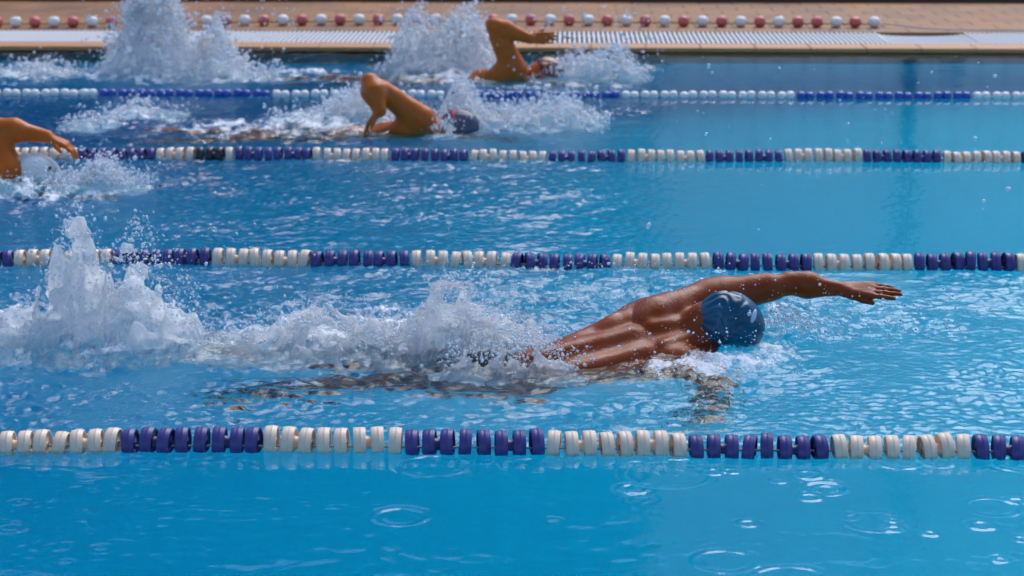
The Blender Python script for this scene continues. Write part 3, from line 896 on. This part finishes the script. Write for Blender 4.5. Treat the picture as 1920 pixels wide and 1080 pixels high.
# ---------------- near swimmer, blue cap, far arm reaching forward
def near_swimmer():
    wa = WPT(1075, 655, 6.62); wa[2] = -.058
    nk = WPT(1300, 600, 6.80); nk[2] = .005
    side = np.array([0.02, math.cos(R(31)), math.sin(R(31))])
    S = Field((-1.42, 6.25, -.62), (1.32, 7.25, .34), .0045)
    P, fr = torso(S, wa, nk, side)
    ax, sd, up = fr
    kn = [np.array([wa[0] - .62, 6.58, -.17]), np.array([wa[0] - .62, 6.76, -.14])]
    an = [np.array([wa[0] - 1.02, 6.57, -.26]), np.array([wa[0] - 1.03, 6.74, -.12])]
    toe = [np.array([wa[0] - 1.20, 6.58, -.32]), np.array([wa[0] - 1.20, 6.74, -.06])]
    legs(S, P, ax, sd, up, list(zip(kn, an, toe)))
    # far (left) arm
    sh = WPT(1328, 560, 6.95)
    el = WPT(1480, 532, 7.02)
    wr_ = WPT(1578, 542, 6.98)
    S.cap(P(.36, .12, .05), sh + (el - sh) * .10, .056, .064, .04)
    S.cap(P(.30, .155, .0), sh + (el - sh) * .25, .05, .045, .05)
    arm(S, sh, el, wr_, np.array([0, .2, .98]), .89, fs=.90)
    hand(S, wr_ - (el - wr_) * .02, WPT(1686, 546, 6.93) - wr_, np.array([0.05, -.25, -1.0]), np.array([0, -1.0, -.45]), .20, (.05, .03, .04, .08), .02, thumb_out=.22)
    # near (right) arm pulling below the surface
    sh2 = P(.40, -.185, -.01)
    el2 = sh2 + np.array([.02, -.02, -.36]); wr2 = el2 + np.array([-.12, .08, -.20])
    arm(S, sh2, el2, wr2, unit(np.array([.6, -.7, .2])))
    hand(S, wr2, np.array([-.25, .15, -.95]), np.array([-1, 0, .2]), np.array([0, 1.0, 0]), .19, (.2, .2, .25, .3))
    # head: crown forward, face down and a little away
    hc = WPT(1359, 610, 6.76)
    Q, hf = head(S, hc, np.array([.95, -.05, -.32]), np.array([-.2, .28, -.93]))
    S.cap(nk + ax * -.03, Q(-.075, .0, 0), .056, .050, .02)
    V, F = S.surface()
    base = np.array([wa[0], wa[1], 0.0])
    o = person(base, V, F, 'swimmer in blue cap, tanned wet back, arm stretched out above the water', M_SKIN)
    c = link('swim_cap', cap_mesh('swim_cap', Q, hf, base, .003, .9, -.125, .006, .0021, 3.7), M_CAP_BLUE, o)
    c['label'] = 'wrinkled dark blue swim cap'
    spot = WPT(1413, 592, 6.70)
    link('cap_logo', shell_patch('cap_logo', Q, hf, base, .003, [(spot, (.009, .017, .05)), (spot + [-.014, 0, .012], (.008, .006, .05))], .0105), M_LOGO_W, c)
    t = link('swim_trunks', trunks('swim_trunks', P, fr, kn, base, .006, .9), M_TRUNK, o)
    t['label'] = 'black knee-length swim trunks'
    return o, (P, fr, hc, kn, an, toe)
p1, P1 = near_swimmer()

def far_swimmer(y, waist_px, waist_z, neck_px, neck_py, roll, sh_px, el_px, wr_px, tip_px, head_px, crown, face, cap, label, capmat, caplabel, fing, armback, palm, thumb, sh_dy=-.1, el_dy=-.1, wr_dy=-.12, h=.0065, hand_d=None, sc_=1.0, near=True, mat=None, torso_sc=1.0, fsc=1.1):
    wa = WPT(waist_px, neck_py, y); wa[2] = waist_z
    nk = WPT(neck_px, neck_py, y)
    side = np.array([0, math.cos(R(roll)), math.sin(R(roll))])
    sh, el, wr_ = WPT(*sh_px, y + sh_dy), WPT(*el_px, y + el_dy), WPT(*wr_px, y + wr_dy)
    xs_ = [p[0] for p in (wa, nk, sh, el, wr_)]
    S = Field((wa[0] - 1.35, y - .5, -.62), (max(xs_) + .55, y + .5, .48), h)
    P, fr = torso(S, wa, nk, side, torso_sc)
    ax, sd, up = fr
    kn = [np.array([wa[0] - .62, y - .08, -.16]), np.array([wa[0] - .62, y + .1, -.12])]
    an = [np.array([wa[0] - 1.0, y - .08, -.24]), np.array([wa[0] - 1.0, y + .09, -.12])]
    toe = [np.array([wa[0] - 1.18, y - .08, -.3]), np.array([wa[0] - 1.18, y + .09, -.12])]
    legs(S, P, ax, sd, up, list(zip(kn, an, toe)))
    s1 = -1 if near else 1
    S.cap(P(.36, s1 * .12, .03), sh, .06, .066, .05)
    S.cap(P(.30, s1 * .15, -.01), sh + (el - sh) * .25, .05, .045, .05)
    arm(S, sh, el, wr_, unit(armback), sc_, fs=sc_ * fsc)
    tip = WPT(*tip_px, y + wr_dy)
    hand(S, wr_, tip - wr_, palm, thumb, .195, fing, .05, thumb_out=.5)
    sh2 = P(.40, -s1 * .185, -.02)
    el2 = sh2 + np.array([.20, -s1 * .08, -.16]); wr2 = el2 + np.array([.20, 0, -.10])
    arm(S, sh2, el2, wr2, np.array([0, 0, 1.0]))
    hand(S, wr2, np.array([.9, 0, -.4]), np.array([0, 0, -1.0]), np.array([0, s1 * 1.0, 0]), .19)
    hc = WPT(*head_px, y + .02)
    Q, hf = head(S, hc, np.array(crown), np.array(face))
    S.cap(nk - ax * .03, Q(-.06, -.01, 0), .058, .052, .03)
    V, F = S.surface()
    base = np.array([wa[0], wa[1], 0.0])
    o = person(base, V, F, label, mat or M_SKIN2)
    c = link('swim_cap', cap_mesh('swim_cap', Q, hf, base, .005, *cap), capmat, o)
    c['label'] = caplabel
    link('swim_trunks', trunks('swim_trunks', P, fr, kn, base, .009, .5), M_TRUNK, o)
    return o, c, Q, hf, base

# third lane: elbow bent high, hand trailing down
p2, c2, Q2, f2, b2 = far_swimmer(11.62, 660, -.13, 812, 256, -28, (790, 224), (694, 154), (712, 207), (674, 252), (856, 243), (.95, 0, .12), (-.12, -.45, -.85),
    (.30, -.045, .0048, .001), 'swimmer with grey cap and red goggles, elbow bent high and hand hanging down', M_CAP_DARK, 'grey violet swim cap',
    (.25, .3, .35, .45), (-.7, -.2, .6), np.array([.6, .5, -.3]), np.array([.2, -1.0, .2]), sh_dy=-.14, el_dy=-.2, wr_dy=-.28, sc_=1.2, fsc=1.18)
gog = link('goggles', shell_patch('goggles', Q2, f2, b2, .004, [(Q2(-.005, .075, -.030), (.020, .034, .026)), (Q2(-.005, .075, .030), (.020, .034, .026))], .012), M_GOGGLE, p2)
gog['label'] = 'red swim goggles'
D = Field(Q2(0, 0, 0) - .15, Q2(0, 0, 0) + .15, .004)
D.ell(Q2(.012, -.012, 0), (.120, .106, .085), f2, 0); D.keep(Q2(-.016, 0, 0), f2[0]); D.keep(Q2(.004, 0, 0), -f2[0])
I = Field(Q2(0, 0, 0) - .15, Q2(0, 0, 0) + .15, .004); I.ell(Q2(.012, -.012, 0), (.112, .098, .077), f2, 0)
D.d = np.maximum(D.d, -I.d)
V, F = D.surface()
link('strap', mesh_np('strap', V - b2, F), M_GOGGLE, gog)
# far lane: forearm swung forward, open hand
p3, c3, Q3, f3, b3 = far_swimmer(13.95, 850, -.12, 985, 154, -30, (964, 130), (926, 48), (992, 72), (1050, 70), (1022, 138), (.93, .05, .05), (-.1, -.6, -.8),
    (.30, -.03, .0048, .001), 'swimmer in the farthest lane, forearm flung forward above red and white floats', M_CAP_RED, 'dark red swim cap',
    (.12, .06, .05, .1), (-.8, -.1, .4), np.array([.1, .5, -1.0]), np.array([-.1, .3, 1.0]), sh_dy=-.12, el_dy=-.14, wr_dy=-.16, sc_=1.3, fsc=1.0)
# second lane, cut by the left edge
p4, c4, Q4, f4, b4 = far_swimmer(9.92, -160, -.14, 2, 356, -20, (14, 322), (-6, 238), (88, 256), (138, 277), (66, 331), (.93, -.05, -.28), (-.3, .15, -.9),
    (.35, -.075, .0055, .0012), 'swimmer in white cap at the left edge, bent arm swinging over the rope', M_CAP_WHITE, 'white swim cap with small dark print',
    (.25, .3, .3, .3), (-.6, 0, .8), np.array([-.4, .2, -1.0]), np.array([.2, -1.0, -.2]), sh_dy=-.02, el_dy=.06, wr_dy=.05, sc_=1.08)
sp4 = WPT(90, 318, 9.86)
link('cap_logo', shell_patch('cap_logo', Q4, f4, b4, .003, [(sp4, (.011, .010, .08)), (sp4 + [.020, 0, -.012], (.007, .007, .08))], .0085), M_LOGO_K, c4)
# ------------------------------------------------------------------ splashes and spray
def spray_material():
    m, n, b, l = new_mat('spray_drops')
    b.inputs['Base Color'].default_value = (0.93, 0.96, 1, 1)
    b.inputs['Transmission Weight'].default_value = .4
    b.inputs['IOR'].default_value = 1.333
    b.inputs['Roughness'].default_value = .06
    return m
def splash_material():
    m, n, b, l = new_mat('aerated_water')
    out = n.nodes['Material Output']
    geo = n.nodes.new('ShaderNodeNewGeometry')
    n1 = n.nodes.new('ShaderNodeTexNoise'); n1.inputs['Scale'].default_value = 85; n1.inputs['Detail'].default_value = 6; n1.inputs['Roughness'].default_value = .7
    l.new(geo.outputs['Position'], n1.inputs['Vector'])
    bp = n.nodes.new('ShaderNodeBump'); bp.inputs['Strength'].default_value = .85; bp.inputs['Distance'].default_value = .006
    l.new(n1.outputs[0], bp.inputs['Height'])
    b.inputs['Base Color'].default_value = (.97, .98, 1, 1); b.inputs['Transmission Weight'].default_value = 1; b.inputs['IOR'].default_value = 1.333; b.inputs['Roughness'].default_value = .04
    l.new(bp.outputs[0], b.inputs['Normal'])
    p = n.nodes.new('ShaderNodeBsdfPrincipled')
    p.inputs['Base Color'].default_value = (.97, .975, .985, 1); p.inputs['Roughness'].default_value = .35
    p.inputs['Subsurface Weight'].default_value = 1.0
    p.inputs['Subsurface Radius'].default_value = (1.0, 1.0, 1.0); p.inputs['Subsurface Scale'].default_value = .06
    l.new(bp.outputs[0], p.inputs['Normal'])
    tl = n.nodes.new('ShaderNodeBsdfTranslucent'); tl.inputs['Color'].default_value = (.97, .975, .985, 1)
    m1 = n.nodes.new('ShaderNodeMixShader'); m1.inputs[0].default_value = .65
    l.new(p.outputs[0], m1.inputs[1]); l.new(tl.outputs[0], m1.inputs[2])
    mr = n.nodes.new('ShaderNodeMapRange'); mr.inputs['From Min'].default_value = .34; mr.inputs['From Max'].default_value = .54; mr.inputs['To Min'].default_value = .75; mr.inputs['To Max'].default_value = 1.0
    l.new(n1.outputs[0], mr.inputs['Value'])
    av = n.nodes.new('ShaderNodeAttribute'); av.attribute_name = 'air'
    ml = n.nodes.new('ShaderNodeMath'); ml.operation = 'MULTIPLY'
    l.new(mr.outputs[0], ml.inputs[0]); l.new(av.outputs['Fac'], ml.inputs[1])
    mx = n.nodes.new('ShaderNodeMixShader')
    l.new(ml.outputs[0], mx.inputs[0]); l.new(b.outputs[0], mx.inputs[1]); l.new(m1.outputs[0], mx.inputs[2])
    l.new(mx.outputs[0], out.inputs['Surface'])
    return m
M_SPRAY, M_SPLASH = spray_material(), splash_material()
_g = (1 + 5 ** .5) / 2
ICO_V = np.array([[-1, _g, 0], [1, _g, 0], [-1, -_g, 0], [1, -_g, 0], [0, -1, _g], [0, 1, _g], [0, -1, -_g], [0, 1, -_g], [_g, 0, -1], [_g, 0, 1], [-_g, 0, -1], [-_g, 0, 1]]) / math.sqrt(1 + _g * _g)
ICO_F = np.array([[0, 11, 5], [0, 5, 1], [0, 1, 7], [0, 7, 10], [0, 10, 11], [1, 5, 9], [5, 11, 4], [11, 10, 2], [10, 7, 6], [7, 1, 8], [3, 9, 4], [3, 4, 2], [3, 2, 6], [3, 6, 8], [3, 8, 9], [4, 9, 5], [2, 4, 11], [6, 2, 10], [8, 6, 7], [9, 8, 1]])
OCT_V = np.array([[1, 0, 0], [-1, 0, 0], [0, 1, 0], [0, -1, 0], [0, 0, 1], [0, 0, -1]], float)
OCT_F = np.array([[0, 2, 4], [2, 1, 4], [1, 3, 4], [3, 0, 4], [2, 0, 5], [1, 2, 5], [3, 1, 5], [0, 3, 5]])
def drops(C, r, rg):
    """small spheres at C with radii r, a little stretched"""
    parts = []
    for big in (True, False):
        m = (r > .0042) if big else (r <= .0042)
        if not m.any(): continue
        bv, bf = (ICO_V, ICO_F) if big else (OCT_V, OCT_F)
        c, q = C[m], r[m]
        st = np.stack([rg.uniform(.75, 1.2, len(c)), rg.uniform(.75, 1.2, len(c)), rg.uniform(.8, 1.5, len(c))], 1) * q[:, None]
        a = rg.uniform(0, 6.28, len(c)); ca, sa = np.cos(a), np.sin(a)
        v = bv[None] * st[:, None]
        v = np.stack([v[..., 0] * ca[:, None] - v[..., 2] * sa[:, None], v[..., 1], v[..., 0] * sa[:, None] + v[..., 2] * ca[:, None]], -1)
        v = v + c[:, None]
        f = bf[None] + (np.arange(len(c)) * len(bv))[:, None, None]
        parts.append((v.reshape(-1, 3), f.reshape(-1, 3)))
    return join_np(parts)

def splash(label, y, prof, wy, vox, ndrop, rdrop, seed, thr=.34, amp=.62, freq=15.0, zbase=-.035, fling=1.35, solid=True, lean=0.0):
    rg = np.random.default_rng(seed)
    pts = [at_y(px, py, y) for px, py in prof]
    xs_, zt = np.array([p[0] for p in pts]), np.array([max(p[2] * .9, .012) for p in pts])
    x0, x1, zm = xs_[0], xs_[-1], zt.max()
    base = np.array([(x0 + x1) / 2, y, 0.0])
    top = lambda x: np.interp(x, xs_, zt, left=0, right=0)
    root = tag(link('splash', None, None, None, tuple(base)), label, 'splash', None, 'stuff')
    if solid:
        X = np.arange(x0 - .03, x1 + .03, vox); Yg = np.arange(y - wy * 1.35, y + wy * 1.35, vox); Z = np.arange(zbase - .04, zm * 1.08 + .03, vox)
        X3, Y3, Z3 = X[:, None, None].astype(np.float32), Yg[None, :, None].astype(np.float32), Z[None, None, :].astype(np.float32)
        xj = X + .02 * vn2(X * 14 + seed, X * 0 + seed)
        tt = np.maximum(top(xj), .008)[:, None, None].astype(np.float32)
        q = np.clip((Z3 - zbase) / (tt - zbase), -.2, 3)
        w_ = wy * (1.05 - .55 * np.clip(q, 0, 1))
        core = 1.0 - np.clip(q, 0, 3) ** 1.5 * .85 - ((Y3 - y - lean * Z3) / w_) ** 2 * .85
        core = core - .6 * (1 - sstep(x0, x0 + .06, X3)) - .6 * sstep(x1 - .06, x1, X3)
        nn = np.zeros(np.broadcast_shapes(X3.shape, Y3.shape, Z3.shape), np.float32)
        a_, f_ = 1.0, freq
        for o_ in range(4):
            nv = vn3(X3 * f_ + seed * 3.1, Y3 * f_ + 7.7 * o_, Z3 * f_ * (.55 if o_ < 2 else .9) + 3.3 * seed)
            nn += a_ * (1 - 2.2 * np.abs(nv))
            a_ *= .52; f_ *= 1.95
        low = vn3(X3 * 9 + seed * 1.7, Y3 * 9 + 3.3, Z3 * 6 + seed) + .45 * vn3(X3 * 21 + seed, Y3 * 21, Z3 * 15 + 2.2)
        brk = vn3(X3 * 34 + 5.5, Y3 * 34 + seed, Z3 * 22)
        qc = np.clip(q, 0, 1)
        solid_ = core * 1.15 - .10 + amp * (nn - .55) * (.16 + .55 * qc) - thr - .42 * qc
        web = np.minimum(.055 + .05 * brk + .10 * (1 - qc) - np.abs(low) * .55, (core + .16 + .28 * brk) * .5)   # thin connected sheets and strands
        f_all = np.maximum(solid_, web * 1.6)
        d = -f_all * .05
        d = d.astype(np.float32)
        d[0], d[-1], d[:, 0], d[:, -1], d[:, :, 0], d[:, :, -1] = 1, 1, 1, 1, 1, 1
        V, F = nets(d, np.array([X[0], Yg[0], Z[0]]), vox)
        print('splash', label[:30], d.shape, len(F))
        mw = mesh_np('water_mass', V - base, F)
        ii = np.clip(np.round((V - [X[0], Yg[0], Z[0]]) / vox).astype(int), 0, np.array(d.shape) - 1)
        air = np.clip(.80 + 1.6 * np.broadcast_to(solid_, d.shape)[ii[:, 0], ii[:, 1], ii[:, 2]] + .55 * (1 - np.broadcast_to(qc, d.shape)[ii[:, 0], ii[:, 1], ii[:, 2]]), 0.42, 1)
        at_ = mw.attributes.new('air', 'FLOAT', 'POINT'); at_.data.foreach_set('value', air.astype(np.float32))
        b_ = link('water_mass', mw, M_SPLASH, root)
        b_['kind'] = 'stuff'
    # spray
    n = int(ndrop * .55)
    px_ = rg.uniform(x0 - .05, x1 + .05, n * 3)
    keepp = rg.uniform(0, 1, n * 3) < (.15 + top(px_) / zm)
    px_ = px_[keepp][:n]; n = len(px_)
    hz = top(px_)
    hz = np.maximum(hz, .03)
    zz = hz * np.clip(rg.beta(2.6, 1.2, n) * fling, 0, 2.2) + rg.exponential(.015, n)
    far = rg.uniform(0, 1, n) < .10
    zz[far] *= rg.uniform(1.0, 1.7, far.sum()); px_[far] += rg.normal(0, .09, far.sum())
    yy = y + rg.normal(0, wy * .6, n) + lean * zz
    rr = np.clip(rg.lognormal(math.log(rdrop * .8), .55, n), rdrop * .35, rdrop * 2.6)
    V, F = drops(np.stack([px_, yy, zz], 1) - base, rr, rg)
    s_ = link('spray', mesh_np('spray', V, F), M_SPRAY, root); s_['kind'] = 'stuff'
    return root

splash('tall white kick splash behind the blue-capped swimmer, over the second rope', 6.78,
       [(-40, 618), (0, 600), (40, 585), (75, 556), (95, 500), (115, 455), (140, 416), (160, 468), (185, 520), (215, 518), (235, 478), (252, 440), (272, 468), (295, 520), (330, 535), (360, 575), (385, 625), (400, 650)],
       .16, .005, 5200, .0026, 3, lean=.1, freq=20, amp=.75)
splash('foaming wash over the hips of the blue-capped swimmer', 6.72,
       [(700, 640), (740, 626), (790, 600), (835, 536), (865, 550), (900, 574), (950, 594), (1000, 612), (1045, 640), (1080, 664)],
       .16, .0055, 6500, .0022, 5, thr=.52, fling=1.25, freq=24, amp=.8)
splash('low broken wash trailing over the legs of the blue-capped swimmer', 6.80,
       [(370, 640), (420, 632), (470, 624), (530, 606), (580, 588), (620, 592), (660, 606), (710, 612), (760, 618), (800, 640)],
       .20, .0058, 4500, .0022, 7, thr=.70, fling=1.4, freq=20, amp=.95)
splash('foam boiling along the near hip of the blue-capped swimmer', 6.50,
       [(820, 690), (870, 668), (920, 655), (970, 648), (1010, 652), (1050, 668), (1085, 690)], .10, .005, 2600, .0024, 6, thr=.60, fling=1.3, freq=30, amp=.9)
splash('bow splash in front of the blue-capped head', 6.92,
       [(1410, 645), (1435, 622), (1455, 606), (1478, 598), (1505, 610), (1535, 628), (1560, 645)], .10, .005, 1900, .0022, 8, fling=1.6, solid=False)
splash('tallest splash, thrown up to the deck by a kick in the farthest lane', 14.0,
       [(185, 150), (200, 105), (218, 55), (232, 5), (250, -35), (290, -30), (318, -10), (340, 40), (362, 95), (385, 72), (410, 45), (428, 78), (450, 112), (490, 140), (520, 150)], .28, .0115, 5200, .0062, 13, thr=.30, lean=.1)
splash('white splash behind the raised arm in the farthest lane', 14.2,
       [(715, 140), (735, 95), (760, 50), (785, 30), (805, 50), (825, 62), (850, 45), (880, 30), (905, 55), (935, 95), (965, 135)], .26, .0115, 3800, .0058, 17, thr=.36, lean=.1)
splash('low white splash ahead of the swimmer in the farthest lane', 14.0,
       [(1000, 145), (1040, 122), (1075, 108), (1110, 112), (1145, 92), (1175, 100), (1195, 125), (1215, 150)], .25, .0115, 2400, .0055, 19, thr=.42)
splash('white wash behind the bent elbow in the third lane', 11.95,
       [(520, 245), (560, 228), (600, 208), (640, 184), (668, 174), (700, 190), (740, 215), (790, 240)], .24, .0095, 3600, .0045, 23, thr=.34)
splash('splash spraying up around the grey-capped head in the third lane', 11.85,
       [(805, 245), (832, 205), (852, 165), (868, 160), (885, 178), (915, 208), (970, 205), (1030, 195), (1075, 190), (1105, 215), (1135, 245)], .20, .0095, 3800, .0048, 29, thr=.46)
splash('spray between shoulder and head of the grey-capped swimmer', 11.42,
       [(806, 258), (820, 244), (834, 228), (846, 234), (856, 258)], .05, .008, 260, .0040, 30, thr=.42)
splash('small white hump of foam left of centre in the third lane', 12.2,
       [(200, 222), (225, 205), (255, 188), (280, 196), (305, 214), (350, 225)], .16, .0095, 500, .0045, 31, thr=.32)
splash('smaller foam hump at the far left of the third lane', 11.75,
       [(120, 242), (140, 228), (165, 218), (195, 222), (225, 242)], .16, .0095, 450, .0045, 37, thr=.38)
splash('splash thrown ahead of the white-capped swimmer at the left edge', 9.76,
       [(108, 380), (140, 354), (180, 312), (205, 314), (240, 346), (275, 380)], .13, .0082, 3600, .0040, 41, thr=.38)
splash('low foam under the shoulder of the white-capped swimmer', 9.70,
       [(-70, 330), (-20, 345), (15, 358), (45, 373), (75, 390)], .12, .0082, 600, .0036, 47, thr=.42)
splash('broken foam at the left end of the farthest lane', 14.1,
       [(-30, 145), (10, 130), (50, 120), (95, 120), (125, 134), (150, 152)], .26, .0115, 800, .0055, 43, thr=.40)

# loose drops flung about: over the back and cap of the near swimmer, off the reaching hand, over the far lanes
def loose(label, boxes, rdrop, seed):
    rg = np.random.default_rng(seed)
    C, Rr = [], []
    for px0, px1, py0, py1, y0, y1, n in boxes:
        for _ in range(n):
            p = at_y(rg.uniform(px0, px1), rg.uniform(py0, py1), rg.uniform(y0, y1))
            if p[2] < .004: p[2] = .004 + rg.exponential(.02)
            C.append(p); Rr.append(float(np.clip(rg.lognormal(math.log(rdrop), .5), rdrop * .4, rdrop * 3.2)))
    C = np.array(C); base = np.array([C[:, 0].mean(), C[:, 1].mean(), 0])
    V, F = drops(C - base, np.array(Rr), rg)
    o = link('spray', mesh_np('spray', V, F), M_SPRAY, None, tuple(base))
    tag(o, label, 'spray', None, 'stuff')
loose('fine drops flying over the back and arm of the blue-capped swimmer',
      [(1050, 1300, 480, 640, 6.5, 7.3, 200), (1250, 1560, 480, 640, 6.5, 6.75, 160), (850, 1250, 490, 580, 6.8, 7.5, 600), (1540, 1800, 540, 640, 6.7, 7.2, 320), (380, 480, 410, 480, 6.8, 7.0, 40), (1180, 1500, 620, 720, 6.3, 6.7, 320)], .0016, 51)
loose('scattered drops over the calm water on the right', [(1200, 1900, 100, 440, 8.3, 14, 90)], .0035, 53)
loose('drops flying in front of the deck and the farthest swimmers', [(700, 1250, 5, 150, 13.4, 14.4, 320), (150, 560, -10, 140, 13.6, 14.5, 260), (900, 1130, 160, 260, 11.3, 12.0, 260)], .0050, 57)
